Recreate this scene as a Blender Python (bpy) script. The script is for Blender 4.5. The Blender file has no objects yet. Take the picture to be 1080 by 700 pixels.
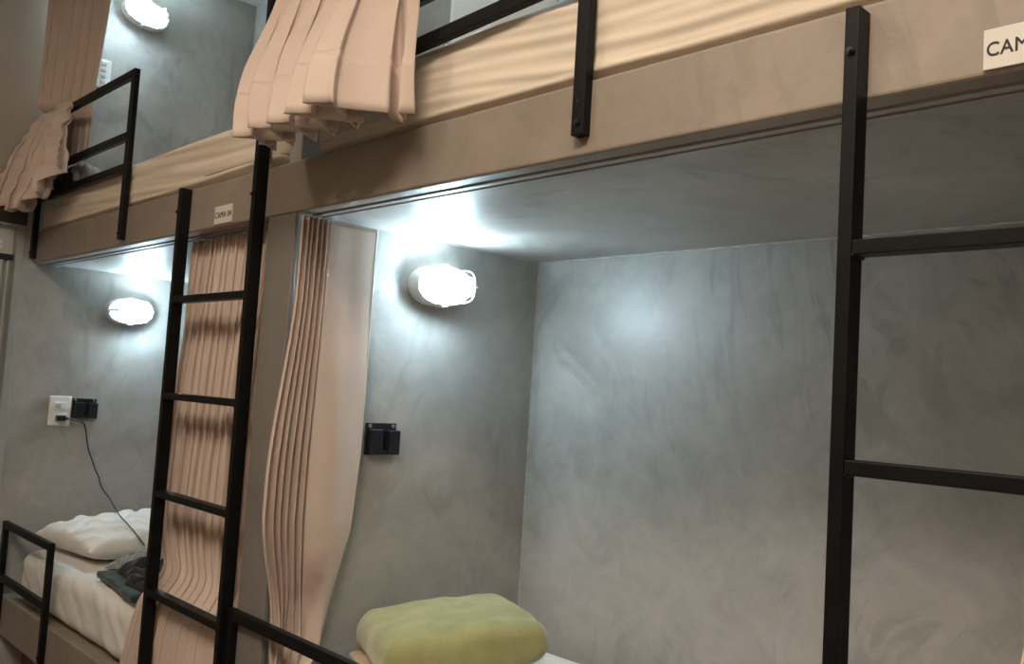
import bpy, bmesh, math, random
from mathutils import Vector, Matrix, noise
random.seed(7)
sc = bpy.context.scene
C = sc.collection
H = 1.45            # lens height above the floor; all z below are relative to the lens
PI = math.pi

# ------------------------------------------------------------------ camera
cam = bpy.data.cameras.new('camera'); co = bpy.data.objects.new('camera', cam); C.objects.link(co)
RT = Vector((0.6988, 0.7127, 0.0612)); DN = Vector((-0.0067, 0.0921, -0.9957)); FW = Vector((-0.7153, 0.6954, 0.0691))
m = Matrix((RT, -DN, -FW)).transposed()
co.matrix_world = Matrix.Translation((0, 0, H)) @ m.to_4x4()
cam.sensor_width = 36.0; cam.lens = 940.67 / 1080 * 36; cam.clip_start = 0.02
sc.camera = co
# ------------------------------------------------------------------ world, exposure
w = bpy.data.worlds.new('world'); sc.world = w; w.use_nodes = True
w.node_tree.nodes['Background'].inputs[0].default_value = (1.0, 0.84, 0.68, 1)
w.node_tree.nodes['Background'].inputs[1].default_value = 0.02
vs = sc.view_settings
vs.view_transform = 'Standard'; vs.look = 'None'; vs.gamma = 1.0; vs.use_curve_mapping = False
vs.exposure = 2.63
WARM = (1.0, 0.86, 0.70)
PANEL_STRENGTH = 4.5
BULB_STRENGTH = 66.0
BULB_COL = (0.66, 0.88, 1.0)

# ------------------------------------------------------------------ materials
def newmat(name):
    mt = bpy.data.materials.new(name); mt.use_nodes = True
    nt = mt.node_tree; return mt, nt, nt.nodes['Principled BSDF']
def N(nt, t, **kw):
    n = nt.nodes.new(t)
    for k, v in kw.items():
        if k in n.inputs: n.inputs[k].default_value = v
        else: setattr(n, k, v)
    return n
def ramp(nt, fac, stops):
    r = N(nt, 'ShaderNodeValToRGB'); el = r.color_ramp.elements
    while len(el) < len(stops): el.new(0.5)
    for e, (p, c) in zip(el, stops):
        e.position = p; e.color = tuple(c) + (1,) if len(c) == 3 else c
    nt.links.new(fac, r.inputs[0]); return r.outputs[0]
def g3(v): return (v, v, v)
def objcoord(nt, scale):
    tc = N(nt, 'ShaderNodeTexCoord'); mp = N(nt, 'ShaderNodeMapping'); mp.inputs['Scale'].default_value = scale
    nt.links.new(tc.outputs['Object'], mp.inputs[0]); return mp.outputs[0]
def cement(name, dark, light, rough=(0.34, 0.46), bump=0.10, arcs=0.5):
    mt, nt, b = newmat(name); L = nt.links.new
    c1 = objcoord(nt, (1, 1, 1))
    a = N(nt, 'ShaderNodeTexNoise', Scale=2.2, Detail=6.0, Roughness=0.6, Distortion=0.8); L(c1, a.inputs['Vector'])
    f = N(nt, 'ShaderNodeTexNoise', Scale=9.0, Detail=6.0, Roughness=0.65, Distortion=1.5); L(c1, f.inputs['Vector'])
    mx = N(nt, 'ShaderNodeMix', data_type='FLOAT'); mx.inputs[0].default_value = 0.35
    L(a.outputs['Fac'], mx.inputs[2]); L(f.outputs['Fac'], mx.inputs[3])
    mid = tuple((x + y) / 2 for x, y in zip(dark, light))
    col = ramp(nt, mx.outputs[0], [(0.36, dark), (0.5, mid), (0.64, light)])
    # curved trowel strokes: upright stretched noise bent by a slow one, darker, in patches
    wv = N(nt, 'ShaderNodeTexNoise', Scale=1.3, Detail=1.0); L(c1, wv.inputs['Vector'])
    va = N(nt, 'ShaderNodeVectorMath', operation='MULTIPLY_ADD'); L(wv.outputs['Color'], va.inputs[0]); va.inputs[1].default_value = (0.9, 0.9, 0.5); L(c1, va.inputs[2])
    mp = N(nt, 'ShaderNodeMapping'); mp.inputs['Scale'].default_value = (16, 16, 2.2); L(va.outputs[0], mp.inputs[0])
    st = N(nt, 'ShaderNodeTexNoise', Scale=1.0, Detail=3.0, Roughness=0.55, Distortion=0.6); L(mp.outputs[0], st.inputs['Vector'])
    sr = ramp(nt, st.outputs['Fac'], [(0.36, g3(1)), (0.47, g3(0))])
    pr = ramp(nt, wv.outputs['Fac'], [(0.42, g3(0)), (0.58, g3(1))])
    mu = N(nt, 'ShaderNodeMath', operation='MULTIPLY'); L(sr, mu.inputs[0]); L(pr, mu.inputs[1])
    mu2 = N(nt, 'ShaderNodeMath', operation='MULTIPLY'); L(mu.outputs[0], mu2.inputs[0]); mu2.inputs[1].default_value = arcs
    m0 = N(nt, 'ShaderNodeMix', data_type='RGBA'); L(col, m0.inputs[6]); m0.inputs[7].default_value = tuple(x * 0.82 for x in dark) + (1,); L(mu2.outputs[0], m0.inputs[0])
    v = N(nt, 'ShaderNodeTexVoronoi', Scale=9.0); v.inputs['Randomness'].default_value = 1.0; L(c1, v.inputs['Vector'])
    fl = ramp(nt, v.outputs['Distance'], [(0.0, g3(1)), (0.025, g3(0))])
    m2 = N(nt, 'ShaderNodeMix', data_type='RGBA'); L(m0.outputs[2], m2.inputs[6]); m2.inputs[7].default_value = tuple(min(1, x * 1.6) for x in light) + (1,)
    mul = N(nt, 'ShaderNodeMath', operation='MULTIPLY'); L(fl, mul.inputs[0]); mul.inputs[1].default_value = 0.4
    L(mul.outputs[0], m2.inputs[0]); L(m2.outputs[2], b.inputs['Base Color'])
    r = ramp(nt, f.outputs['Fac'], [(0.3, g3(rough[0])), (0.7, g3(rough[1]))]); L(r, b.inputs['Roughness'])
    h = N(nt, 'ShaderNodeTexNoise', Scale=150.0, Detail=2.0); L(c1, h.inputs['Vector'])
    ad = N(nt, 'ShaderNodeMath', operation='MULTIPLY_ADD'); L(h.outputs['Fac'], ad.inputs[0]); ad.inputs[1].default_value = 0.10; L(f.outputs['Fac'], ad.inputs[2])
    bp = N(nt, 'ShaderNodeBump', Strength=bump, Distance=0.015); L(ad.outputs[0], bp.inputs['Height']); L(bp.outputs[0], b.inputs['Normal'])
    return mt
def plain(name, col, rough=0.5, var=0.0, scale=20, metallic=0.0, bump=0.0, bscale=200, sheen=0.0, coords=(1, 1, 1)):
    mt, nt, b = newmat(name); L = nt.links.new
    b.inputs['Roughness'].default_value = rough; b.inputs['Metallic'].default_value = metallic
    c1 = objcoord(nt, coords)
    n = N(nt, 'ShaderNodeTexNoise', Scale=float(scale), Detail=4.0); L(c1, n.inputs['Vector'])
    col2 = [tuple(max(0, x * k) for x in col) for k in (1 - var, 1 + var)]
    L(ramp(nt, n.outputs['Fac'], [(0.3, col2[0]), (0.7, col2[1])]), b.inputs['Base Color'])
    if bump:
        h = N(nt, 'ShaderNodeTexNoise', Scale=float(bscale), Detail=3.0); L(c1, h.inputs['Vector'])
        bp = N(nt, 'ShaderNodeBump', Strength=bump, Distance=0.005); L(h.outputs['Fac'], bp.inputs['Height']); L(bp.outputs[0], b.inputs['Normal'])
    if sheen:
        b.inputs['Sheen Weight'].default_value = sheen
    return mt
M = {}
M['cement'] = cement('burnt_cement', (0.30, 0.29, 0.272), (0.46, 0.445, 0.42))
M['fascia'] = cement('fascia_cement', (0.240, 0.200, 0.164), (0.330, 0.278, 0.230), (0.42, 0.6), 0.08, 0.4)
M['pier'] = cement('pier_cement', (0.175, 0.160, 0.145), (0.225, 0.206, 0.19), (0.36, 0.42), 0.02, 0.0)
M['tanwall'] = plain('tan_paint', (0.36, 0.30, 0.24), 0.7, 0.06, 3)
M['white'] = plain('white_paint', (0.72, 0.70, 0.66), 0.6, 0.02, 3)
M['boardwhite'] = plain('white_board', (0.90, 0.89, 0.85), 0.5, 0.01, 3)
M['black'] = plain('black_metal', (0.0045, 0.0045, 0.005), 0.45, 0.3, 30, 0.0, 0.05, 90)
M['black'].node_tree.nodes['Principled BSDF'].inputs['Specular IOR Level'].default_value = 0.22
M['bolt'] = plain('bolt_steel', (0.05, 0.05, 0.05), 0.35, 0.2, 30, 0.8)
M['curtain'] = plain('curtain_cloth', (0.61, 0.49, 0.42), 0.85, 0.05, 6, 0.0, 0.12, 500, 0.15)
M['seam'] = plain('pale_seam', (0.75, 0.66, 0.55), 0.8, 0.03, 20)
M['beige_sheet'] = plain('beige_sheet', (0.70, 0.605, 0.49), 0.8, 0.05, 8, 0.0, 0.1, 300, 0.1)
M['white_sheet'] = plain('white_sheet', (0.80, 0.78, 0.74), 0.8, 0.03, 8, 0.0, 0.1, 300, 0.1)
M['pillow'] = plain('pillow_white', (0.84, 0.82, 0.78), 0.75, 0.03, 12, 0.0, 0.15, 60, 0.1)
M['olive'] = plain('olive_plush', (0.31, 0.30, 0.12), 0.9, 0.16, 14, 0.0, 0.5, 160, 0.5)
M['tancloth'] = plain('tan_blanket', (0.52, 0.39, 0.27), 0.9, 0.06, 12, 0.0, 0.2, 200, 0.2)
M['green'] = plain('dark_green_cloth', (0.004, 0.030, 0.023), 0.8, 0.15, 20, 0.0, 0.2, 200, 0.2)
M['blackcloth'] = plain('black_cloth', (0.004, 0.004, 0.0045), 0.85, 0.2, 20, 0.0, 0.2, 200, 0.1)
M['greycloth'] = plain('grey_knit', (0.25, 0.25, 0.245), 0.9, 0.45, 90, 0.0, 0.5, 150, 0.2)
M['navy'] = plain('navy_cloth', (0.018, 0.024, 0.05), 0.8, 0.2, 20, 0.0, 0.2, 200, 0.2)
M['silver'] = plain('silver_cloth', (0.45, 0.45, 0.46), 0.4, 0.3, 40, 0.2)
M['plastic'] = plain('white_plastic', (0.80, 0.80, 0.78), 0.4, 0.01, 20)
M['plasticgrey'] = plain('grey_print', (0.45, 0.45, 0.45), 0.5, 0.02, 20)
M['darkplastic'] = plain('dark_plastic', (0.012, 0.014, 0.020), 0.38, 0.2, 20)
M['screw'] = plain('screw_steel', (0.6, 0.6, 0.6), 0.3, 0.05, 20, 0.9)
M['alu'] = plain('aluminium', (0.42, 0.44, 0.43), 0.45, 0.05, 10, 0.35)
M['track'] = plain('curtain_track', (0.40, 0.38, 0.37), 0.5, 0.05, 10, 0.2)
M['darkbrown'] = plain('dark_brown', (0.055, 0.040, 0.032), 0.6, 0.15, 10)
M['wood'] = plain('brown_wood', (0.12, 0.062, 0.035), 0.5, 0.3, 6, 0.0, 0.1, 30, 0.0, (1, 8, 8))
M['sign'] = plain('sign_cream', (0.66, 0.63, 0.57), 0.5, 0.01, 20)
M['ink'] = plain('sign_ink', (0.012, 0.011, 0.012), 0.6, 0.05, 20)
M['caulk'] = plain('plaster_bead', (0.50, 0.49, 0.46), 0.45, 0.25, 40, 0.0, 0.3, 80)
M['doorpane'] = plain('door_pane', (0.50, 0.53, 0.51), 0.3, 0.05, 4)
M['floor'] = cement('floor_cement', (0.10, 0.085, 0.07), (0.16, 0.14, 0.115))
def emat(name, col, s):
    mt = bpy.data.materials.new(name); mt.use_nodes = True; nt = mt.node_tree; nt.nodes.clear()
    e = N(nt, 'ShaderNodeEmission'); e.inputs[0].default_value = tuple(col) + (1,); e.inputs[1].default_value = s
    o = N(nt, 'ShaderNodeOutputMaterial'); nt.links.new(e.outputs[0], o.inputs[0]); return mt
M['bulb'] = emat('bulb_glow', BULB_COL, BULB_STRENGTH)
M['panel'] = emat('ceiling_panel_glow', WARM, PANEL_STRENGTH)
def dome_mat():
    mt = bpy.data.materials.new('ribbed_glass'); mt.use_nodes = True; nt = mt.node_tree; nt.nodes.clear(); L = nt.links.new
    tr = N(nt, 'ShaderNodeBsdfTransparent'); tr.inputs[0].default_value = (0.97, 0.99, 1, 1)
    tl = N(nt, 'ShaderNodeBsdfTranslucent'); tl.inputs[0].default_value = (0.9, 0.95, 0.97, 1)
    gl = N(nt, 'ShaderNodeBsdfGlossy', Roughness=0.12)
    a = N(nt, 'ShaderNodeMixShader'); a.inputs[0].default_value = 0.2; L(tr.outputs[0], a.inputs[1]); L(tl.outputs[0], a.inputs[2])
    b = N(nt, 'ShaderNodeMixShader'); b.inputs[0].default_value = 0.07; L(a.outputs[0], b.inputs[1]); L(gl.outputs[0], b.inputs[2])
    o = N(nt, 'ShaderNodeOutputMaterial'); L(b.outputs[0], o.inputs[0]); return mt
M['dome'] = dome_mat()

# ------------------------------------------------------------------ builders
ORG = {}
def thing(name, label, cat, loc, group=None):
    o = bpy.data.objects.new(name, None); C.objects.link(o); o.empty_display_size = 0.05
    o.location = (loc[0], loc[1], loc[2] + H); ORG[o] = Vector(o.location)
    tag(o, label, cat, group); return o
def tag(o, label, cat, group=None):
    o['label'] = label; o['category'] = cat
    if group: o['group'] = group
    return o
def mk(name, verts, faces, mat, parent=None, smooth=False, bevel=0.0, solid=0.0, subsurf=0, structure=False, seg=2, angle=None):
    vv = [Vector((v[0], v[1], v[2] + H)) for v in verts]
    lo = Vector([min(v[i] for v in vv) for i in range(3)]); hi = Vector([max(v[i] for v in vv) for i in range(3)])
    org = Vector(((lo.x + hi.x) / 2, (lo.y + hi.y) / 2, lo.z))
    me = bpy.data.meshes.new(name); me.from_pydata([tuple(v - org) for v in vv], [], faces); me.validate()
    bm = bmesh.new(); bm.from_mesh(me); bmesh.ops.remove_doubles(bm, verts=bm.verts, dist=1e-6)
    bmesh.ops.recalc_face_normals(bm, faces=bm.faces); bm.to_mesh(me); bm.free()
    if smooth:
        for p in me.polygons: p.use_smooth = True
        if angle: me.set_sharp_from_angle(angle=angle)
    me.materials.append(M[mat] if isinstance(mat, str) else mat)
    o = bpy.data.objects.new(name, me); C.objects.link(o)
    if parent is not None:
        o.parent = parent; o.location = org - ORG[parent]; ORG[o] = org
    else:
        o.location = org; ORG[o] = org
    if bevel:
        md = o.modifiers.new('bevel', 'BEVEL'); md.width = bevel; md.segments = seg; md.limit_method = 'ANGLE'; md.harden_normals = False
    if solid:
        md = o.modifiers.new('solid', 'SOLIDIFY'); md.thickness = solid; md.offset = 0.0
    if subsurf:
        md = o.modifiers.new('sub', 'SUBSURF'); md.levels = subsurf; md.render_levels = subsurf
    if structure: o['kind'] = 'structure'
    return o
def boxvf(x0, x1, y0, y1, z0, z1):
    v = [(x, y, z) for x in (x0, x1) for y in (y0, y1) for z in (z0, z1)]
    f = [(0, 1, 3, 2), (4, 6, 7, 5), (0, 4, 5, 1), (2, 3, 7, 6), (0, 2, 6, 4), (1, 5, 7, 3)]
    return v, f
def box(name, b, mat, parent=None, bevel=0.0, structure=False, seg=2):
    v, f = boxvf(*b); return mk(name, v, f, mat, parent, bevel=bevel, structure=structure, seg=seg)
def joinvf(parts):
    V, F = [], []
    for v, f in parts:
        k = len(V); V += list(v); F += [tuple(i + k for i in q) for q in f]
    return V, F
def tubevf(pts, r, n=8, closed=False):
    pts = [Vector(p) for p in pts]; V = []; F = []; up = None; k = len(pts)
    for i, p in enumerate(pts):
        a = pts[(i - 1) % k] if (closed or i > 0) else p
        b = pts[(i + 1) % k] if (closed or i < k - 1) else p
        t = (b - a).normalized()
        if up is None: up = t.orthogonal().normalized()
        up = (up - t * up.dot(t)); up = up.normalized() if up.length > 1e-6 else t.orthogonal().normalized()
        s = t.cross(up); rr = r[i] if isinstance(r, (list, tuple)) else r
        for j in range(n):
            q = 2 * PI * j / n; V.append(p + (up * math.cos(q) + s * math.sin(q)) * rr)
    for i in range(k if closed else k - 1):
        for j in range(n):
            a = i * n + j; b = i * n + (j + 1) % n; i2 = (i + 1) % k
            F.append((a, b, i2 * n + (j + 1) % n, i2 * n + j))
    if not closed:
        F.append(tuple(range(n))[::-1]); F.append(tuple((k - 1) * n + j for j in range(n)))
    return V, F
def cyl(axis, c, r, d, n=12):
    a = Vector(axis).normalized() * d / 2; c = Vector(c); return tubevf([c - a, c + a], r, n)
def rbox(sx, sy, sz, r, nx, ny, nz, disp=None):
    """closed box with rounded edges; disp(p, n) gives an offset along the normal"""
    s = Vector((sx / 2, sy / 2, sz / 2)); n = (nx, ny, nz); idx = {}; V = []; F = []
    def tpos(k, i):   # denser near the edges
        u = -1 + 2 * i / n[k]; e = r / s[k] if s[k] > 0 else 1
        return u * s[k]
    def vert(i, j, k):
        key = (i, j, k)
        if key in idx: return idx[key]
        q = Vector((tpos(0, i), tpos(1, j), tpos(2, k)))
        inn = Vector([max(-(s[a] - r), min(s[a] - r, q[a])) for a in range(3)])
        d = q - inn; nn = d.normalized() if d.length > 1e-9 else Vector((0, 0, 1))
        p = inn + nn * r
        if disp: p = p + disp(p, nn)
        idx[key] = len(V); V.append(p); return idx[key]
    for a in range(3):
        b, c = (a + 1) % 3, (a + 2) % 3
        for side in (0, n[a]):
            for i in range(n[b]):
                for j in range(n[c]):
                    q = []
                    for di, dj in ((0, 0), (1, 0), (1, 1), (0, 1)):
                        t = [0, 0, 0]; t[a] = side; t[b] = i + di; t[c] = j + dj; q.append(vert(*t))
                    F.append(tuple(q) if side else tuple(q[::-1]))
    return V, F
def place(V, loc, rz=0.0, rx=0.0, ry=0.0):
    mt = Matrix.Translation(loc) @ Matrix.Rotation(rz, 4, 'Z') @ Matrix.Rotation(ry, 4, 'Y') @ Matrix.Rotation(rx, 4, 'X')
    return [mt @ Vector(v) for v in V]
def sheetvf(P, ns, nt, s0=0.0, s1=1.0, t0=0.0, t1=1.0):
    V = [P(s0 + (s1 - s0) * i / ns, t0 + (t1 - t0) * j / nt) for j in range(nt + 1) for i in range(ns + 1)]
    F = [(j * (ns + 1) + i, j * (ns + 1) + i + 1, (j + 1) * (ns + 1) + i + 1, (j + 1) * (ns + 1) + i) for j in range(nt) for i in range(ns)]
    return V, F
def nz(x, y=0.0, z=0.0): return noise.noise(Vector((x, y, z)))
def lerp(a, b, t): return a + (b - a) * t
def smooth(a, b, x):
    t = max(0.0, min(1.0, (x - a) / (b - a))); return t * t * (3 - 2 * t)
def interp(tab, x):
    if x <= tab[0][0]: return tab[0][1]
    for (x0, y0), (x1, y1) in zip(tab, tab[1:]):
        if x <= x1:
            t = (x - x0) / (x1 - x0); t = t * t * (3 - 2 * t) if False else t
            return y0 + (y1 - y0) * t
    return tab[-1][1]

# ------------------------------------------------------------------ the setting
YF = 1.10; YB = 1.965; XL = -3.92; XR = -1.92; XE = 0.06
ZC = 0.41; ZT = 0.535; ZP = -0.905; ZQ = -1.055; ZCEIL = 1.78; ZFL = -H
box('floor', (-5.2, 1.3, -1.5, 2.1, ZFL - 0.05, ZFL), 'floor', structure=True)
box('ceiling', (-5.2, 1.3, -1.5, 2.1, ZCEIL, ZCEIL + 0.06), 'white', structure=True)
box('wall_back', (XL - 0.1, 1.3, YB, YB + 0.1, ZFL, ZT - 0.06), 'cement', structure=True)
box('wall_upper_back', (XL - 0.1, 1.3, YB, YB + 0.1, ZT - 0.06, ZCEIL), 'cement', structure=True)
box('wall_front', (-5.2, 1.3, -1.56, -1.5, ZFL, ZCEIL), 'tanwall', structure=True)
box('wall_right', (1.2, 1.3, -1.5, YB, ZFL, ZCEIL), 'tanwall', structure=True)
# left end partition inside the row, and the end wall with its doorway
box('wall_left', (XL - 0.08, XL, 1.062, YB, ZFL, ZCEIL), 'cement', structure=True)
box('wall_left_over_door', (XL - 0.08, XL + 0.001, -1.5, 1.062, 0.60, ZCEIL), 'tanwall', structure=True)
box('wall_left_beside_door', (XL - 0.08, XL + 0.001, -1.5, 0.30, ZFL, 0.60), 'tanwall', structure=True)
box('trim_1', (XL - 0.08, XL + 0.006, 0.28, 1.0625, 0.553, 0.62), 'darkbrown', bevel=0.003, structure=True)
# dividing wall: broad pier below, thin partition above
v1 = boxvf(XR - 0.115, XR + 0.015, YF, YF + 0.035, ZFL, ZC + 0.01); v2 = boxvf(XR - 0.09, XR, YF + 0.03, YB, ZFL, ZC + 0.01)
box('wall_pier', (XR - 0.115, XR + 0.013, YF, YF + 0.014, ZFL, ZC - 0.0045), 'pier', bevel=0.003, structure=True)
box('wall_divider', (XR - 0.09, XR, YF + 0.012, YB, ZFL, ZC + 0.01), 'cement', structure=True)
box('wall_upper_divider', (XR - 0.055, XR, YF + 0.012, YB, ZT, ZCEIL), 'cement', structure=True)
box('wall_end_divider', (XE, XE + 0.12, YF + 0.002, YB, ZFL, ZC + 0.01), 'cement', structure=True)
box('wall_end_upper_divider', (XE, XE + 0.055, YF + 0.012, YB, ZT, ZCEIL), 'cement', structure=True)
# slab of the upper bunks with its front fascia
box('ceiling_lower_bunks', (XL, 1.2, YF + 0.042, YB, ZC, ZT), 'cement', structure=True)
box('trim_2', (XL - 0.005, 1.2, YF, YF + 0.042, ZC - 0.004, ZT), 'fascia', bevel=0.006, structure=True, seg=3)
# lower platform and its front board, brown plinth underneath
box('trim_3', (XL, 1.2, YF, YF + 0.042, ZQ, ZP), 'fascia', bevel=0.005, structure=True)
box('trim_4', (XL, 1.2, YF + 0.042, YB, ZQ, ZP - 0.004), 'fascia', structure=True)
box('trim_5', (XL, 1.2, YF + 0.10, YF + 0.13, ZFL, ZQ), 'wood', structure=True)
# irregular plaster beads at the inner corners
def bead(name, a, b, r, k=90):
    pts = []; rr = []
    for i in range(k + 1):
        t = i / k; p = Vector(a).lerp(Vector(b), t)
        p += Vector((nz(p.x * 30, 3.3), nz(p.y * 30 + 7, p.z * 30), nz(p.x * 25, p.z * 30, 9))) * r * 0.9
        pts.append(p); rr.append(r * (0.75 + 0.9 * abs(nz(t * 47, 1.7))))
    V, F = tubevf(pts, rr, 6); mk(name, V, F, 'caulk', smooth=True, structure=True)
bead('trim_6', (XR, YB - 0.001, ZC - 0.001), (XE, YB - 0.001, ZC - 0.001), 0.0026, 220)
bead('trim_7', (XR + 0.001, YB - 0.001, ZC), (XR + 0.001, YB - 0.001, ZP), 0.0022, 140)
bead('trim_8', (XR + 0.001, YF + 0.2, ZC - 0.001), (XR + 0.001, YB, ZC - 0.001), 0.0016, 80)
# ------------------------------------------------------------------ door in the end wall
d = thing('door_1', 'grey metal door with upright ribs in a pale frame', 'door', (XL - 0.04, 0.70, ZFL)); d['kind'] = 'structure'
fr = [boxvf(XL - 0.055, XL + 0.004, 1.033, 1.062, ZFL, 0.553), boxvf(XL - 0.055, XL + 0.004, 0.30, 0.335, ZFL, 0.553), boxvf(XL - 0.055, XL + 0.004, 0.335, 1.033, 0.545, 0.553)]
V, F = joinvf(fr); mk('door_frame', V, F, 'alu', d, bevel=0.003)
box('rail', (XL - 0.045, XL - 0.022, 0.335, 1.033, 0.412, 0.432), 'darkplastic', d, bevel=0.002)
pn = box('pane', (XL - 0.045, XL - 0.035, 0.335, 1.030, 0.432, 0.545), 'doorpane', d)
for z in (0.452, 0.472): box('sticker', (XL - 0.0349, XL - 0.0335, 0.955, 0.990, z, z + 0.014), 'plastic', pn)
box('backing', (XL - 0.05, XL - 0.043, 0.335, 1.033, ZFL + 0.01, 0.412), 'alu', d)
k = 0
while 0.345 + k * 0.023 < 1.025:
    y = 0.345 + k * 0.023
    box('slat', (XL - 0.044, XL - 0.030, y, y + 0.014, ZFL + 0.02, 0.411), 'alu', d, bevel=0.004); k += 1
# ------------------------------------------------------------------ ceiling light panel of the aisle and an added fill panel (outside the frame)
def panel(x, y, a, b, label):
    t = thing('ceiling_light', label, 'ceiling light', (x, y, ZCEIL - 0.03), 'aisle ceiling lights'); e = 0.015; z0 = ZCEIL - 0.03
    V, F = joinvf([boxvf(x - a, x + a, y - b, y - b + e, z0, ZCEIL), boxvf(x - a, x + a, y + b - e, y + b, z0, ZCEIL),
                   boxvf(x - a, x - a + e, y - b + e, y + b - e, z0, ZCEIL), boxvf(x + a - e, x + a, y - b + e, y + b - e, z0, ZCEIL)])
    mk('frame', V, F, 'plastic', t)
    box('diffuser', (x - a + e, x + a - e, y - b + e, y + b - e, ZCEIL - 0.024, ZCEIL - 0.004), 'panel', t)
panel(-0.22, -0.40, 0.58, 0.36, 'long warm white ceiling light panel over the aisle near the camera')
panel(-1.95, -0.75, 0.26, 0.26, 'small square warm white fill panel, added unseen over the aisle to brighten the left')  # added fill with no known fixture, lifts the left and middle of the row

# ------------------------------------------------------------------ curtain tracks
def track(x0, x1, z, label):
    t = thing('curtain_track', label, 'curtain track', ((x0 + x1) / 2, YF + 0.065, z - 0.006), 'curtain tracks')
    V, F = joinvf([boxvf(x0, x1, YF + 0.043, YF + 0.060, z - 0.007, z), boxvf(x0, x1, YF + 0.070, YF + 0.090, z - 0.007, z), boxvf(x0, x1, YF + 0.060, YF + 0.070, z - 0.002, z)])
    mk('rail', V, F, 'track', t, bevel=0.001)
track(XL + 0.01, XR - 0.12, ZC, 'grey curtain track under the slab of the bunk by the door')
track(XR + 0.02, XE - 0.01, ZC, 'grey curtain track along the ceiling of the bunk with the olive cushion')

# ------------------------------------------------------------------ mattresses
def mattress(name, label, x0, x1, y0, y1, z0, z1, mat, style, cat='mattress'):
    sx, sy, sz = x1 - x0, y1 - y0, z1 - z0; cx, cy, cz = (x0 + x1) / 2, (y0 + y1) / 2, (z0 + z1) / 2
    def disp(p, n):
        X, Y, Z = p.x + cx, p.y + cy, p.z + cz; o = Vector((0, 0, 0))
        if style == 'long':      # long, nearly level tension folds on the front face
            front = smooth(0.0, -0.9, n.y) * 1.0
            zz = Z * 1.0 + 0.05 * X + 0.03 * nz(X * 1.7, 5.1)
            r = nz(X * 1.1, zz * 30, 3) * 0.7 + nz(X * 2.6, zz * 62, 8) * 0.45
            low = smooth(z0 + 0.10, z0 + 0.015, Z)
            o.y -= front * (0.011 * r + 0.004 * low * nz(X * 3, 2.2))
            if Z < z0 + 0.03: o.z += front * 0.010 * max(0.0, nz(X * 2.1, 4.4))
            o.y -= front * 0.006 * math.exp(-((Z - z0 - 0.014 - 0.008 * nz(X * 1.6, 9)) / 0.007) ** 2)
            o.z += 0.004 * nz(X * 2.3, Y * 2, 1) * max(0, n.z)
        else:                    # loose cotton sheet: fine slanting creases on the side, soft top
            front = smooth(0.0, -0.9, n.y)
            r = nz(X * 9 + Z * 10, Z * 5, 2) + 0.6 * nz(X * 20 + Z * 26, Z * 8, 5) + 0.35 * nz(X * 40 - Z * 30, Z * 12, 8)
            o.y -= front * 0.006 * r
            o.z += max(0, n.z) * (0.005 * nz(X * 3, Y * 3, 4) + 0.002 * nz(X * 11, Y * 11, 2))
            o.x += 0.006 * nz(Y * 9, Z * 9, 6) * n.x
        return o
    V, F = rbox(sx, sy, sz, 0.032 if style == 'long' else 0.055, 170 if style == 'long' else 120, 40, 40 if style == 'long' else 24, disp)
    o = mk(name, place(V, (cx, cy, cz)), F, mat, smooth=True)
    return tag(o, label, cat)
mattress('mattress', 'beige sheeted upper bunk mattress at the left, beneath the top wall lamp', XL + 0.02, XR - 0.075, YF + 0.008, YB - 0.02, ZT + 0.001, 0.692, 'beige_sheet', 'long')
mattress('mattress', 'beige sheeted upper bunk mattress with level creases above the olive cushion bunk', XR + 0.06, XE - 0.02, YF + 0.008, YB - 0.02, ZT + 0.001, 0.712, 'beige_sheet', 'long')
mattress('mattress', 'white sheeted lower bunk mattress carrying the white pillow and dark green clothes', XL + 0.10, XR - 0.16, YF + 0.028, YB - 0.06, ZP, -0.715, 'white_sheet', 'loose')
mattress('mattress', 'white sheeted lower bunk mattress under the olive cushion', XR + 0.045, XE - 0.06, YF + 0.03, YB - 0.10, ZP, -0.69, 'white_sheet', 'loose')

# ------------------------------------------------------------------ ladders
def ladder(xl, xr, top_l, top_r, label):
    y0, y1 = 1.0665, 1.0995; wx = 0.0185
    t = thing('bunk_ladder', label, 'ladder', ((xl + xr) / 2, 1.083, ZFL), 'bunk ladders')
    for x, zt in ((xl, top_l), (xr, top_r)):
        p = box('post', (x - wx / 2, x + wx / 2, y0, y1, ZFL, zt), 'black', t, bevel=0.0015)
        V, F = joinvf([cyl((0, 1, 0), (x, y0 - 0.001, 0.462), 0.0055, 0.006, 6), cyl((0, 1, 0), (x, y0 - 0.003, 0.462), 0.0032, 0.010, 10)])
        mk('bolt', V, F, 'bolt', p)
        V, F = joinvf([cyl((1, 0, 0), (x - wx / 2 - 0.001, 1.083, 0.462), 0.0055, 0.005, 6)]); mk('bolt', V, F, 'bolt', p)
    k = 0
    while 0.2085 - k * 0.2735 > ZFL + 0.1:
        z = 0.2085 - k * 0.2735
        rg = box('rung', (xl + wx / 2, xr - wx / 2, y0 + 0.001, y1 - 0.002, z - 0.0095, z + 0.0095), 'black', t, bevel=0.0015)
        for x, s in ((xl + wx / 2, 1), (xr - wx / 2, -1)):
            pts = [(x + s * 0.0012, y0 + 0.001 + 0.031 * i / 8, z - 0.0095 + 0.0006 * random.uniform(-1, 1)) for i in range(9)]
            V, F = tubevf(pts, [0.0022 + 0.001 * random.random() for _ in pts], 6); mk('weld', V, F, 'black', rg, smooth=True)
        k += 1
ladder(-2.500, -2.062, 0.532, 1.22, 'black steel bunk ladder in front of the pleated curtain and CAMA 04 sign')
ladder(-0.5095, -0.062, 0.521, 1.22, 'black steel bunk ladder in front of the bare grey wall, below the cut off sign')

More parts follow.
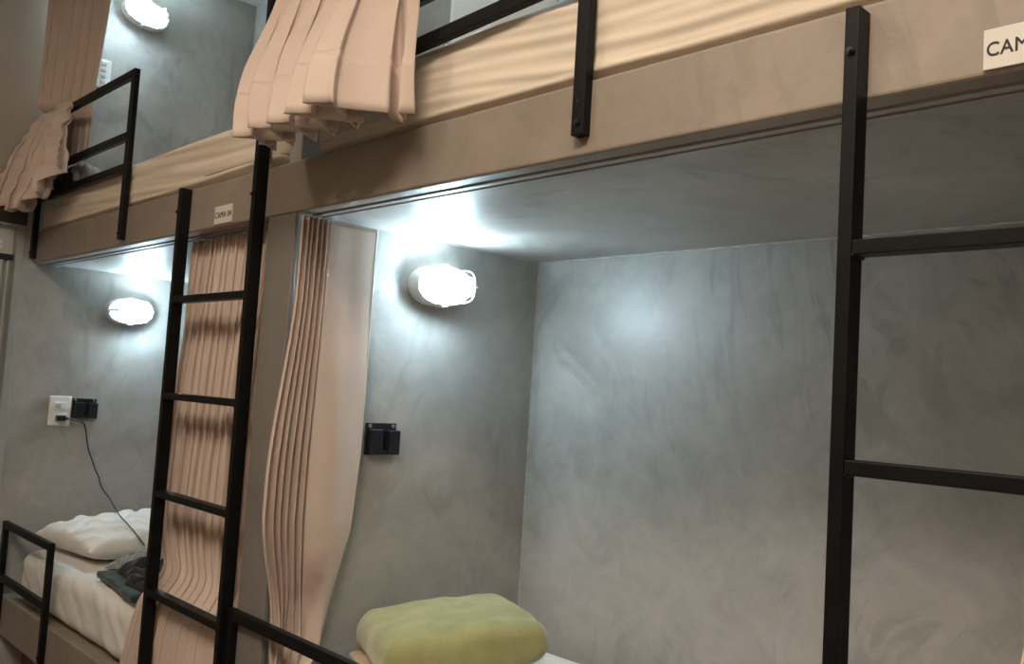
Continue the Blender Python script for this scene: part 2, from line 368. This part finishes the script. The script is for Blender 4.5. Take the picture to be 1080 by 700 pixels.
# ------------------------------------------------------------------ guard rails
def rail(x0, x1, bars, zb, label, ztop=None, posts=(0, 1), tilt=0.0):
    wx = 0.027; y0, y1 = 1.0805, 1.0995
    t = thing('guard_rail', label, 'guard rail', ((x0 + x1) / 2, 1.09, zb), 'guard rails')
    for i, x in enumerate((x0, x1)):
        if i not in posts: continue
        p = box('post', (x - wx / 2, x + wx / 2, y0, y1, zb, ztop), 'black', t, bevel=0.0015)
        V, F = joinvf([cyl((0, 1, 0), (x, y0 - 0.001, zb + 0.021), 0.006, 0.004, 12), cyl((0, 1, 0), (x, y0 - 0.003, zb + 0.021), 0.0035, 0.006, 6)])
        mk('bolt', V, F, 'bolt', p)
        V, F = cyl((0, 1, 0), (x, y0 - 0.0003, zb + 0.058), 0.0032, 0.001, 12); mk('bolt_hole', V, F, 'ink', p)
    for j, z in enumerate(bars):
        V, F = boxvf(x0 + wx / 2, x1 - wx / 2, y0 + 0.0005, y1 - 0.0005, z - 0.0135, z + 0.0135)
        mk('bar', [(v[0], v[1], v[2] + tilt * (v[0] - x1)) for v in V], F, 'black', t, bevel=0.0015)
rail(-3.902, -2.982, (0.983, 0.772, 0.665), 0.424, 'black guard rail of the upper bunk by the door, with the navy clothes behind', ztop=0.9965)
rail(-1.885, -0.987, (0.983, 0.826, 0.724), 0.437, 'black guard rail of the upper bunk above the olive cushion bunk', ztop=0.9965, posts=(1,), tilt=0.042)
rail(-3.90, -3.363, (-0.632, -0.836), -1.03, 'black guard rail of the lower bunk in front of the white pillow', ztop=-0.618)
rail(-2.035, -1.28, (-0.576, -0.782), -1.03, 'black guard rail of the lower bunk with the olive cushion', ztop=-0.562)

# ------------------------------------------------------------------ bulkhead lamps
def lamp(x, y, z, tilt, flip, label):
    """local frame: x out of the wall, y the long axis"""
    t = thing('bulkhead_lamp', label, 'wall lamp', (x, y, z - 0.055), 'caged oval bulkhead lamps')
    mt = Matrix.Translation((x, y, z)) @ Matrix.Rotation(tilt, 4, 'X') @ (Matrix.Rotation(PI, 4, 'X') if flip else Matrix.Identity(4))
    T = lambda V: [mt @ Vector(v) for v in V]
    A, B = 0.095, 0.053
    def oval(a, b, n=48, p=2.3): return [(abs(math.cos(q)) ** (2 / p) * math.copysign(a, math.cos(q)), abs(math.sin(q)) ** (2 / p) * math.copysign(b, math.sin(q))) for q in [2 * PI * i / n for i in range(n)]]
    def loft(rings):     # rings of (x, a, b)
        V = []; F = []; n = 48
        for (xx, a, b) in rings: V += [(xx, yy, zz) for yy, zz in oval(a, b)]
        for i in range(len(rings) - 1):
            for j in range(n): F.append((i * n + j, i * n + (j + 1) % n, (i + 1) * n + (j + 1) % n, (i + 1) * n + j))
        return V, F, n
    V, F, n = loft([(0, A + 0.002, B + 0.002), (0.008, A + 0.003, B + 0.003), (0.034, A - 0.001, B - 0.001), (0.040, A - 0.004, B - 0.004), (0.040, A - 0.009, B - 0.009), (0.012, A - 0.012, B - 0.012)])
    F += [tuple(range(n))[::-1], tuple(range(len(V) - n, len(V)))]
    mk('base', T(V), F, 'plastic', t, smooth=True, angle=0.9)
    rings = []
    for i in range(13):
        q = (PI / 2) * i / 12.4; rings.append((0.041 + 0.056 * math.sin(q) ** 0.9, (A - 0.008) * math.cos(q) ** 0.55, (B - 0.008) * math.cos(q) ** 0.55))
    V, F, n = loft(rings); F.append(tuple(range(len(V) - n, len(V))))
    V = [(vx, vy, vz * (1 + 0.012 * math.cos(vy * 420))) for vx, vy, vz in V]
    mk('glass_dome', T(V), F, 'dome', t, smooth=True)
    # cage: rim, long bars, cross bars, end lugs
    rim = [(0.042, yy, zz) for yy, zz in oval(A - 0.002, B - 0.002)]
    cage = mk('cage', *(lambda q: (T(q[0]), q[1]))(tubevf(rim, 0.0042, 8, True)), 'plastic', t, smooth=True)
    def arc(z0, ex, n=22):
        a = (A - 0.006) * math.sqrt(max(0.0, 1 - (z0 / (B + 0.004)) ** 2)); pts = []
        for i in range(n + 1):
            q = PI * i / n; c = math.cos(q); s = math.sin(q)
            pts.append((0.042 + ex * s ** 0.6, a * math.copysign(abs(c) ** 0.7, c), z0))
        return pts
    for z0, ex in ((-0.024, 0.062), (0.0, 0.066), (0.024, 0.062)):
        V, F = tubevf(arc(z0, ex), 0.0020, 6); mk('bar', T(V), F, 'plastic', cage, smooth=True)
    for y0 in (-0.055, 0.055):
        pts = []
        for i in range(15):
            q = PI * i / 14; c = math.cos(q); s = math.sin(q); pts.append((0.042 + 0.063 * s ** 0.6, y0, (B - 0.008) * math.copysign(abs(c) ** 0.7, c)))
        V, F = tubevf(pts, 0.0020, 6); mk('bar', T(V), F, 'plastic', cage, smooth=True)
    for s in (-1, 1):
        v1 = boxvf(0.010, 0.046, -0.009, 0.009, s * B - 0.006, s * B + 0.007); v2 = cyl((1, 0, 0), (0.047, 0, s * (B + 0.001)), 0.004, 0.004, 10)
        V, F = joinvf([v1, v2]); mk('screw_lug', T(V), F, 'plastic', t, bevel=0.002)
    # bulb on its side, glowing globe towards -y
    prof = [(-0.0775, 0.0005), (-0.076, 0.010), (-0.070, 0.019), (-0.060, 0.0255), (-0.048, 0.028), (-0.035, 0.027), (-0.020, 0.023), (-0.008, 0.019)]
    V = []; F = []; n = 20
    for (yy, r) in prof: V += [(0.062 + r * math.cos(2 * PI * j / n) * 0.95, yy, r * math.sin(2 * PI * j / n)) for j in range(n)]
    for i in range(len(prof) - 1):
        for j in range(n): F.append((i * n + j, i * n + (j + 1) % n, (i + 1) * n + (j + 1) % n, (i + 1) * n + j))
    F.append(tuple(range(n))); F.append(tuple(range(len(V) - n, len(V)))[::-1])
    b = mk('bulb', T(V), F, 'bulb', t, smooth=True)
    prof = [(-0.008, 0.0195), (0.018, 0.0165), (0.034, 0.0135), (0.060, 0.0135)]; V = []; F = []
    for (yy, r) in prof: V += [(0.062 + r * math.cos(2 * PI * j / n), yy, r * math.sin(2 * PI * j / n)) for j in range(n)]
    for i in range(len(prof) - 1):
        for j in range(n): F.append((i * n + j, i * n + (j + 1) % n, (i + 1) * n + (j + 1) % n, (i + 1) * n + j))
    F.append(tuple(range(n))); F.append(tuple(range(len(V) - n, len(V)))[::-1])
    mk('bulb_neck', T(V), F, 'plastic', b, smooth=True, angle=0.7)
    v, f = boxvf(0.012, 0.080, 0.040, 0.066, -0.016, 0.016); mk('lamp_holder', T(v), f, 'plastic', t, bevel=0.003)
lamp(XR, 1.560, 0.284, math.radians(3), False, 'lit caged oval lamp right of the bunched curtain, above the black holder')
lamp(XL, 1.487, 0.252, math.radians(2), True, 'lit caged oval lamp on the grey wall above the white outlet')
lamp(XL, 1.440, 1.552, math.radians(-9), False, 'lit caged oval lamp at the top, in the upper bunk beside the left curtain')
lamp(XR, 1.470, 1.54, math.radians(2), False, 'caged oval lamp above the frame, in the upper bunk with the white panel')

# ------------------------------------------------------------------ plates, holders, panel, signs
def holder(x, y0, z1, label):
    """two-pocket phone holder; y0 near edge, z1 top"""
    t = thing('phone_holder', label, 'phone holder', (x, y0 + 0.05, z1 - 0.083), 'black wall phone holders')
    box('back_plate', (x, x + 0.004, y0, y0 + 0.098, z1 - 0.083, z1), 'darkplastic', t, bevel=0.003)
    box('pocket', (x + 0.004, x + 0.022, y0 + 0.006, y0 + 0.046, z1 - 0.082, z1 - 0.016), 'darkplastic', t, bevel=0.003)
    box('pocket', (x + 0.004, x + 0.026, y0 + 0.062, y0 + 0.098, z1 - 0.082, z1 - 0.018), 'darkplastic', t, bevel=0.003)
    box('pocket_floor', (x + 0.003, x + 0.020, y0 + 0.044, y0 + 0.064, z1 - 0.082, z1 - 0.070), 'darkplastic', t, bevel=0.002)
    for yy in (y0 + 0.012, y0 + 0.086):
        V, F = cyl((1, 0, 0), (x + 0.005, yy, z1 - 0.008), 0.0048, 0.004, 14); s = mk('screw', V, F, 'screw', t, bevel=0.0008)
        box('screw_slot', (x + 0.0069, x + 0.0072, yy - 0.0035, yy + 0.0035, z1 - 0.0088, z1 - 0.0072), 'ink', s)
holder(XR, 1.358, -0.097, 'black two pocket holder on the grey wall below the lamp, above the olive cushion')
holder(XL, 1.297, -0.128, 'black two pocket holder next to the white outlet')
def outlet(x, y0, y1, z0, z1, label, upper=False):
    t = thing('wall_outlet', label, 'outlet', (x, (y0 + y1) / 2, z0), 'white wall plates')
    pl = box('plate', (x, x + 0.008, y0, y1, z0, z1), 'plastic', t, bevel=0.003)
    ym = (y0 + y1) / 2; zm = (z0 + z1) / 2
    if upper:
        for i in range(4):
            z = z1 - 0.018 - i * 0.026
            box('button', (x + 0.007, x + 0.011, ym - 0.010, ym + 0.012, z - 0.008, z + 0.008), 'plasticgrey', t, bevel=0.002)
    else:
        box('switch', (x + 0.007, x + 0.012, ym - 0.024, ym + 0.024, zm + 0.008, zm + 0.036), 'plastic', t, bevel=0.003)
        s = box('switch_key', (x + 0.011, x + 0.0145, ym - 0.020, ym + 0.002, zm + 0.012, zm + 0.032), 'plasticgrey', t, bevel=0.002)
        box('socket', (x + 0.007, x + 0.0105, ym - 0.026, ym + 0.026, zm - 0.040, zm - 0.010), 'plastic', t, bevel=0.004)
outlet(XL, 1.209, 1.294, -0.243, -0.122, 'white wall outlet with a black plug in it, left of the black holder')
outlet(XL, 1.262, 1.326, 1.185, 1.308, 'white plate with grey buttons beside the upper left curtain', True)
# charger cable: plug, lead running down the wall, over the pillow
t = thing('charging_cable', 'thin black charging cable hanging from the outlet to the white pillow', 'cable', (XL + 0.02, 1.27, -0.22))
V, F = joinvf([boxvf(XL + 0.0112, XL + 0.040, 1.235, 1.268, -0.222, -0.200), cyl((0, 1, 0), (XL + 0.026, 1.272, -0.212), 0.0055, 0.018, 10)])
mk('plug', V, F, 'darkplastic', t, bevel=0.004)
cp = [(XL + 0.026, 1.279, -0.212), (XL + 0.026, 1.295, -0.218), (XL + 0.022, 1.325, -0.222), (XL + 0.014, 1.345, -0.228), (XL + 0.009, 1.357, -0.252), (XL + 0.007, 1.368, -0.300), (XL + 0.007, 1.380, -0.345),
      (XL + 0.007, 1.392, -0.372), (XL + 0.010, 1.400, -0.395), (XL + 0.012, 1.412, -0.425), (XL + 0.014, 1.428, -0.455), (XL + 0.016, 1.436, -0.485), (XL + 0.03, 1.448, -0.512), (XL + 0.09, 1.452, -0.535), (XL + 0.20, 1.425, -0.545),
      (XL + 0.32, 1.395, -0.549), (XL + 0.42, 1.370, -0.556), (XL + 0.52, 1.362, -0.572), (XL + 0.58, 1.372, -0.600), (XL + 0.615, 1.395, -0.640)]
def catmull(P, k=6):
    P = [Vector(p) for p in P]; out = []
    for i in range(len(P) - 1):
        a = P[max(0, i - 1)]; b = P[i]; c = P[i + 1]; d_ = P[min(len(P) - 1, i + 2)]
        for j in range(k):
            u = j / k; out.append(0.5 * ((2 * b) + (c - a) * u + (2 * a - 5 * b + 4 * c - d_) * u * u + (3 * b - a - 3 * c + d_) * u ** 3))
    out.append(P[-1]); return out
V, F = tubevf(catmull(cp), 0.0024, 6); mk('cord', V, F, 'darkplastic', t, smooth=True)
tag(box('wall_board', (XR + 0.0005, XR + 0.012, 1.545, YB - 0.001, 0.80, 1.40), 'boardwhite', bevel=0.003), 'plain white board on the wall of the upper bunk, above the rail', 'board')
def textmesh(body, size):
    cu = bpy.data.curves.new('lettering', 'FONT'); cu.body = body; cu.size = size; cu.extrude = 0.0004; cu.space_character = 1.06
    o = bpy.data.objects.new('lettering_source', cu); C.objects.link(o); bpy.context.view_layer.update()
    me = bpy.data.meshes.new_from_object(o.evaluated_get(bpy.context.evaluated_depsgraph_get()))
    V = [tuple(v.co) for v in me.vertices]; F = [tuple(p.vertices) for p in me.polygons]
    bpy.data.objects.remove(o); bpy.data.curves.remove(cu); bpy.data.meshes.remove(me); return V, F
def sign(x0, x1, z0, z1, body, tw, th, label):
    t = thing('bed_sign', label, 'sign', ((x0 + x1) / 2, YF - 0.002, z0), 'cream bed number signs')
    box('plate', (x0, x1, YF - 0.0035, YF - 0.0002, z0, z1), 'sign', t, bevel=0.0006)
    V, F = textmesh(body, 0.02)
    lo = min(v[0] for v in V); hi = max(v[0] for v in V); bl = min(v[1] for v in V); bh = max(v[1] for v in V)
    V = [(x0 + 0.004 + (v[0] - lo) / (hi - lo) * tw, YF - 0.0037 - v[2] * 0.5, (z0 + z1) / 2 - th / 2 - 0.0005 + (v[1] - bl) / (bh - bl) * th) for v in V]
    V2, F2 = joinvf([([(v[0] + dx, v[1] - dy, v[2] + dz) for v in V], F) for dx, dy, dz in ((-0.0003, 0, 0), (0.0003, 0.00005, 0), (0, 0.0001, 0.0003), (0, 0.00015, -0.0003))])
    mk('lettering', V2, F2, 'ink', t)
sign(-2.331, -2.231, 0.4135, 0.463, 'CAMA 04', 0.093, 0.0165, 'cream sign reading CAMA 04 between the posts of the ladder by the curtains')
sign(-0.3615, -0.2615, 0.4125, 0.461, 'CAMA', 0.060, 0.0165, 'cream sign cut off at the right, reading CAM')

# ------------------------------------------------------------------ curtains
def hemstrip(P, ns, nt_, t0, par, s0=0.0, s1=1.0, off=0.0016):
    V, F = sheetvf(P, ns, nt_, s0, s1, t0, 1.0)
    o = mk('hem', V, F, 'curtain', par, smooth=True, solid=0.0042); return o
def edge(P, s, par, t0=0.0, t1=1.0, r=0.0022, n=60):
    V, F = tubevf([P(s, t0 + (t1 - t0) * i / n) for i in range(n + 1)], r, 5); return mk('edge_binding', V, F, 'seam', par, smooth=True)
def curtain(label, P, ns, nt_, hem=None):
    V, F = sheetvf(P, ns, nt_)
    o = mk('curtain', V, F, 'curtain', smooth=True, solid=0.0022); tag(o, label, 'curtain', 'bunk curtains')
    if hem: hemstrip(P, ns, 6, hem, o)
    return o
# lower bunk curtain behind the ladder
def P3(s, t):
    z = lerp(0.398, -0.90, t)
    pin = math.exp(-((z + 0.585) / 0.075) ** 2)
    low = smooth(-0.54, -0.68, z)
    xl = interp([(-1.02, -2.75), (-0.72, -2.66), (-0.58, -2.60), (-0.40, -2.655), (0.0, -2.625), (0.40, -2.585)], z)
    xr = interp([(-1.02, -2.09), (-0.58, -2.10), (0.40, -2.075)], z)
    u = s + 0.010 * nz(s * 5, z * 1.2)
    n = 12; ph = 2 * PI * n * (u + 0.03 * nz(s * 8, 3.1)) + 0.8 * nz(s * 5, z * 1.4, 2)
    k = 1 - 0.45 * pin
    amp = (0.027 + 0.012 * nz(s * 13, z * 1.1, 7)) * k * lerp(0.7, 1.15, smooth(0.4, -0.2, z))
    y = 1.172 + amp * math.sin(ph) + 0.006 * nz(s * 3, z * 3, 4)
    x = lerp(xl, xr, u) + 0.0065 * math.sin(2 * ph)
    y = lerp(y, 1.1115 + 0.25 * amp * math.sin(ph), low)
    x += low * -0.03 * (1 - s) * smooth(-0.6, -1.0, z)
    return (x, y, z)
curtain('dusty beige pleated curtain behind the ladder, closing part of the lower bunk with the pillow', P3, 300, 70)
# lower bunk curtain pushed against the divider: accordion pleats, then one broad flat panel
def P4(s, t):
    z = lerp(0.397, -0.87, t)
    out = smooth(0.25, -0.25, z) * (1 - smooth(-0.30, -0.58, z))
    pin = smooth(-0.46, -0.60, z); low = smooth(-0.60, -0.74, z)
    sp = 0.52
    ye = interp([(-0.98, 1.20), (-0.66, 1.20), (-0.60, 1.240), (-0.36, 1.300), (-0.18, 1.315), (0.41, 1.319)], z)
    yp = lerp(1.180, 1.165, out); y0 = lerp(1.106, 1.042, out)
    x0 = lerp(-1.888, -1.852, out); xp = -1.874 + 0.006 * out
    if s < sp:
        u = s / sp; ph = 2 * PI * 6 * (u + 0.03 * nz(u * 7, 1.1)) + 0.12 * nz(u * 3, z * 1.5)
        x = lerp(x0, xp, u) + (0.0125 + 0.004 * nz(u * 11, z)) * math.sin(ph) * lerp(0.8, 1.25, out)
        y = lerp(y0, yp, u) + 0.004 * math.cos(ph * 1.0 + 0.8)
    else:
        u = (s - sp) / (1 - sp)
        x = xp + 0.012 * math.sin(u * PI * 1.1) * smooth(0.35, -0.3, z) + 0.004 * nz(u * 2, z * 3, 5)
        y = lerp(yp, ye, u)
    # tucked in at the mattress edge, slack cloth falls forward over it
    x += pin * (1 - low) * 0.012 * math.sin(s * 17) + low * (0.02 + 0.05 * s + 0.012 * math.sin(s * 34))
    y = lerp(y, lerp(1.110, 1.122, s) + 0.006 * math.sin(s * 34), low)
    z2 = z - pin * (1 - low) * 0.05 * s
    return (x, y, z2)
c4 = curtain('pinkish beige curtain bunched against the divider, with a wide flat panel beside the lamp', P4, 260, 90)
edge(P4, 1.0, c4, 0.0, 0.62)
def stained(base, pt, r, col):
    mt = M[base].copy(); nt = mt.node_tree; b = nt.nodes['Principled BSDF']; L = nt.links.new
    src = b.inputs['Base Color'].links[0].from_socket
    tc = N(nt, 'ShaderNodeTexCoord'); ns_ = N(nt, 'ShaderNodeTexNoise', Scale=22.0, Detail=3.0); L(tc.outputs['Object'], ns_.inputs['Vector'])
    va = N(nt, 'ShaderNodeVectorMath', operation='MULTIPLY_ADD'); L(ns_.outputs['Color'], va.inputs[0]); va.inputs[1].default_value = (0.04, 0.04, 0.05); L(tc.outputs['Object'], va.inputs[2])
    sb = N(nt, 'ShaderNodeVectorMath', operation='SUBTRACT'); L(va.outputs[0], sb.inputs[0]); sb.inputs[1].default_value = tuple(Vector(pt) + Vector((0.02, 0.02, 0.025)))
    sc_ = N(nt, 'ShaderNodeVectorMath', operation='MULTIPLY'); L(sb.outputs[0], sc_.inputs[0]); sc_.inputs[1].default_value = (1 / r, 1 / r, 0.62 / r)
    ln = N(nt, 'ShaderNodeVectorMath', operation='LENGTH'); L(sc_.outputs[0], ln.inputs[0])
    mk_ = ramp(nt, ln.outputs['Value'], [(0.25, g3(0.55)), (1.0, g3(0))])
    mx = N(nt, 'ShaderNodeMix', data_type='RGBA'); L(mk_, mx.inputs[0]); L(src, mx.inputs[6]); mx.inputs[7].default_value = col + (1,); L(mx.outputs[2], b.inputs['Base Color'])
    return mt
c4.data.materials[0] = stained('curtain', Vector((-1.868, 1.195, -0.475 + H)) - ORG[c4], 0.055, (0.27, 0.15, 0.13))
# curtain edge at the far right of the same bunk
def P5(s, t):
    z = lerp(0.397, -0.90, t)
    low = smooth(-0.56, -0.68, z)
    xl = interp([(-0.98, -0.40), (-0.30, -0.328), (-0.19, -0.309), (0.0, -0.275), (0.40, -0.21)], z)
    ph = 2 * PI * 7 * (s + 0.02 * nz(s * 8, 6.0)) + 0.4 * nz(s * 3, z * 2, 3)
    return (lerp(xl, 0.035, s) + 0.006 * math.sin(2 * ph), lerp(1.166 + 0.016 * math.sin(ph), 1.114 + 0.009 * math.sin(ph), low), z)
c5 = curtain('beige curtain just entering the frame at the lower right edge', P5, 200, 40)
edge(P5, 0.0, c5)
# upper bunk curtain thrown over the rail in the middle, hem towards the camera
FOLDS = 6
rf = [random.uniform(0.75, 1.25) for _ in range(40)]
def P2(s, t):
    # t = 0 at the track, 0.45 over the rail, 1 at the hem
    zt, zr, zb = 1.72, 1.03, 0.535
    flat = smooth(0.84, 0.93, s)
    if t < 0.45:
        u = t / 0.45; z = lerp(zt, zr, u); y = lerp(1.165, 1.075, u ** 2)
    else:
        u = (t - 0.45) / 0.55; z = lerp(zr, zb, u); y = lerp(1.075, 1.035, smooth(0, 0.25, u)) - lerp(0.085, 0.0, flat) * smooth(0.1, 1.0, u)
    f = smooth(0.40, 1.0, t)
    xl = interp([(0.0, -1.84), (0.45, -1.92), (0.6, -1.95), (0.8, -1.93), (1.0, -1.86)], t)
    xr = interp([(0.0, -1.45), (0.45, -1.40), (0.7, -1.385), (1.0, -1.375)], t)
    g = s * FOLDS; i = int(min(g, FOLDS - 1e-6)); a = lerp(rf[i], rf[i + 1], g - i)
    ph = 2 * PI * (g + 0.16 * nz(s * 6, 2.4) + 0.10 * nz(s * 5, t * 3, 6))
    amp = (0.016 + 0.056 * f * a) * (1 - 0.75 * flat)
    over = (0.012 + 0.024 * f * a) * (1 - 0.85 * flat)
    x = lerp(xl, xr, s) + over * math.sin(2 * ph + 0.4) + 0.05 * f * (1 - f) * nz(s * 7, 1.9)
    y = y + amp * (math.sin(ph) + 0.22 * math.sin(3 * ph + 1.0))
    z += f * (0.012 * nz(s * 9, 5.5)) - 0.012 * f * (1 - s)
    y -= 0.008 * f * nz(s * 15, t * 6, 3)
    return (x, y, z)
curtain('beige curtain thrown over the upper rail in the middle, its open hem folds hanging down', P2, 420, 80, hem=0.875)
# upper bunk curtain at the left end: the hanging length, and its tail pulled out over the rail
def P1(s, t):
    z = lerp(1.72, 0.83 - 0.03 * s, t)
    n = 6; ph = 2 * PI * n * (s + 0.03 * nz(s * 8, 9.1)) + 0.5 * nz(s * 3, z * 2.2, 1)
    bulge = math.exp(-((z - 1.10) / 0.22) ** 2)
    xl = -3.885; yl = 1.052 - 0.008 * bulge
    xr = interp([(0.7, -3.60), (0.98, -3.60), (1.07, -3.585), (1.2, -3.55), (1.45, -3.515), (1.75, -3.50)], z); yr = 1.165
    low = smooth(1.04, 0.96, z)
    yl = lerp(yl, 1.115, low)
    x = lerp(xl, xr, s) + 0.007 * math.sin(2 * ph); y = lerp(yl, yr, s) + (0.011 + 0.004 * nz(s * 9, z)) * math.sin(ph)
    y = lerp(y, max(y, 1.112), low)
    return (x, y, z)
c1 = curtain('beige curtain at the upper left, gathered over the rail beside the tan wall', P1, 200, 60)
edge(P1, 1.0, c1, 0.0, 0.72)
def P1b(s, t):
    # from the top bar outwards and down; hem at t = 1
    top = Vector((lerp(-3.86, -3.57, s), 1.082, 1.005 - 0.004 * math.sin(s * 9)))
    ml = Vector((lerp(-3.885, -3.44, s), lerp(0.985, 1.03, s), lerp(0.84, 0.87, s)))
    bt = Vector((lerp(-3.885, -3.37, s), lerp(0.945, 1.015, s), interp([(0, 0.625), (0.3, 0.575), (0.55, 0.565), (0.8, 0.62), (1, 0.715)], s)))
    p = top.lerp(ml, t).lerp(ml.lerp(bt, t), t)
    ph = 2 * PI * 4.5 * (s + 0.05 * nz(s * 6, 3.3)) + 0.9 * nz(s * 4, t * 2.5, 4)
    a = 0.010 + 0.026 * t
    cr = 0.022 * nz(s * 6 + t * 3, t * 5 - s * 4, 8) + 0.010 * nz(s * 14, t * 13, 2)
    p.y += a * math.sin(ph) - 0.5 * a + cr; p.x = max(-3.905, p.x + a * 0.7 * math.sin(2 * ph)); p.z += 0.010 * t * math.sin(ph + 1)
    return tuple(p)
V, F = sheetvf(P1b, 160, 50); mk('swag', V, F, 'curtain', c1, smooth=True, solid=0.0022)

# ------------------------------------------------------------------ soft things on the beds
def cushion(name, label, cat, size, loc, mat, rz=0, rx=0, ry=0, wr=0.0, seed=0.0, flat=0.55, pw=4, res=60, crease=0.0, group=None):
    sx, sy, sz = size; V = []; F = []; n = res
    def surf(u, v, top):
        e = max(0.0, (1 - abs(u) ** pw)) ** 0.5 * max(0.0, (1 - abs(v) ** pw)) ** 0.5
        pinch = 1 - 0.06 * (abs(u) ** 3 * (1 - abs(v) ** 2) + 0) ; pin2 = 1 - 0.06 * (abs(v) ** 3 * (1 - abs(u) ** 2))
        x = u * sx / 2 * pinch; y = v * sy / 2 * pin2
        w = wr * (nz(u * 2.6 + seed, v * 2.6, seed) + 0.3 * nz(u * 5, v * 5 + seed, 3)) * e
        if crease:
            q = nz(u * 1.8 + v * 1.3 + seed, v * 0.9 - u * 0.6, 4 + seed); q2 = nz(u * 1.3 - v * 2.4, u * 1.2 + seed, 9)
            w += crease * e * (math.exp(-(q * 6) ** 2) * -1.0 + math.exp(-(q2 * 7) ** 2) * 0.9)
        z = sz * (e * (1 - flat) + (w if top else 0)) if top else -sz * flat * e
        return (x, y, z)
    grid = lambda i: -math.cos(PI * i / n) * 0.35 + 0.65 * (-1 + 2 * i / n)
    for top in (True, False):
        k = len(V)
        for j in range(n + 1):
            for i in range(n + 1):
                V.append(surf(max(-1, min(1, grid(i))), max(-1, min(1, grid(j))), top))
        for j in range(n):
            for i in range(n):
                q = (k + j * (n + 1) + i, k + j * (n + 1) + i + 1, k + (j + 1) * (n + 1) + i + 1, k + (j + 1) * (n + 1) + i)
                F.append(q if top else q[::-1])
    o = mk(name, place(V, loc, rz, rx, ry), F, mat, smooth=True); return tag(o, label, cat, group)
cushion('pillow', 'crumpled white pillow at the head of the lower bunk by the door', 'pillow', (0.46, 0.58, 0.135), (-3.58, 1.47, -0.655), 'pillow', rz=math.radians(6), wr=0.09, seed=2.3, flat=0.42, res=90, crease=0.12)
# olive cushion on the folded tan blanket
def oc(p, n):
    X, Y, Z = p; o = Vector((0, 0, 0))
    o += n * (0.006 * nz(X * 9, Y * 9, Z * 9 + 2) + 0.003 * nz(X * 24, Y * 24, Z * 24))
    e = (1 - min(1, abs(X) / 0.2) ** 2) * (1 - min(1, abs(Y) / 0.22) ** 2)
    if n.z > 0.2: o.z += 0.022 * e
    c = (abs(X) / 0.19) ** 4 * (abs(Y) / 0.21) ** 4
    o.z -= 0.018 * min(1.2, c) * (1 if n.z > -0.2 else -0.4)
    return o
V, F = rbox(0.325, 0.41, 0.10, 0.048, 44, 48, 16, oc)
tag(mk('cushion', place(V, (-1.668, 1.478, -0.602), math.radians(-21), math.radians(6), math.radians(1)), F, 'olive', smooth=True), 'plump olive green plush cushion on the lower bunk bed', 'cushion')
def bl(p, n): return n * (0.004 * nz(p.x * 9, p.y * 9, p.z * 30) + 0.003 * math.sin(p.z * 260))
V, F = rbox(0.33, 0.38, 0.028, 0.012, 40, 40, 10, bl)
tag(mk('folded_blanket', place(V, (-1.655, 1.46, -0.668), math.radians(-14)), F, 'tancloth', smooth=True), 'tan folded blanket under the olive cushion', 'blanket')
# clothes on the lower bed by the ladder
def crumple(sx, sy, sz, r, amp, fr_, seed, res=(36, 36, 8)):
    def dd(p, n): return n * amp * (nz(p.x * fr_ + seed, p.y * fr_, p.z * fr_) + 0.5 * nz(p.x * fr_ * 2.3, p.y * fr_ * 2.3 + seed, p.z * fr_ * 2)) + Vector((0, 0, amp * 0.8 * max(0, n.z) * nz(p.x * fr_ * 0.6, p.y * fr_ * 0.6, seed)))
    return rbox(sx, sy, sz, r, *res, dd)
V, F = crumple(0.42, 0.22, 0.022, 0.008, 0.006, 9, 1.5)
tag(mk('folded_shirt', place(V, (-2.945, 1.265, -0.694), math.radians(-6)), F, 'green', smooth=True), 'dark green folded shirt lying on the white bed behind the ladder', 'clothing')
def heap(sx, sy, h, seed, fx=3.2, fy=4.6, n=56):
    """a dropped garment: thin cloth lying in folds, its border down on the bed"""
    def P(a, b):
        u = a * 2 - 1; v = b * 2 - 1
        wob = 1 + 0.16 * nz(u * 2 + seed, v * 2) ; e = max(0.0, 1 - abs(u) ** 3) * max(0.0, 1 - abs(v) ** 3)
        f = abs(nz(a * fx + seed, b * fy + 0.8 * nz(a * 3, seed), seed)) ** 0.8 * 1.5 + 0.10 * nz(a * 11, b * 11, seed)
        return (u * sx / 2 * wob + 0.015 * nz(v * 3, seed), v * sy / 2 * wob + 0.015 * nz(u * 3, seed + 2), h * e ** 0.5 * (0.35 + 0.65 * max(0, f)))
    return sheetvf(P, n, n)
V, F = heap(0.36, 0.20, 0.075, 4.5)
tag(mk('crumpled_top', place(V, (-2.90, 1.290, -0.679), math.radians(-8)), F, 'blackcloth', smooth=True, solid=0.003), 'black crumpled garment on top of the green shirt', 'clothing')
V, F = heap(0.26, 0.20, 0.085, 7.7)
tag(mk('knit_cloth', place(V, (-3.20, 1.395, -0.706), math.radians(20)), F, 'greycloth', smooth=True, solid=0.004), 'grey knitted cloth between the white pillow and the black garment', 'clothing')
# navy clothes and a small silver pouch behind the upper rail
V, F = crumple(0.24, 0.11, 0.10, 0.035, 0.024, 14, 3.1, (40, 26, 16))
tag(mk('clothes_bundle', place(V, (-3.755, 1.185, 0.742), 0.1), F, 'navy', smooth=True), 'dark navy bundle of clothes behind the upper rail beside the left curtain', 'clothing')
V, F = crumple(0.10, 0.075, 0.075, 0.03, 0.018, 22, 6.2, (26, 20, 16))
tag(mk('pouch', place(V, (-3.585, 1.165, 0.742), 0.4, 0.2), F, 'silver', smooth=True), 'small shiny grey pouch beside the navy clothes behind the upper rail', 'pouch')
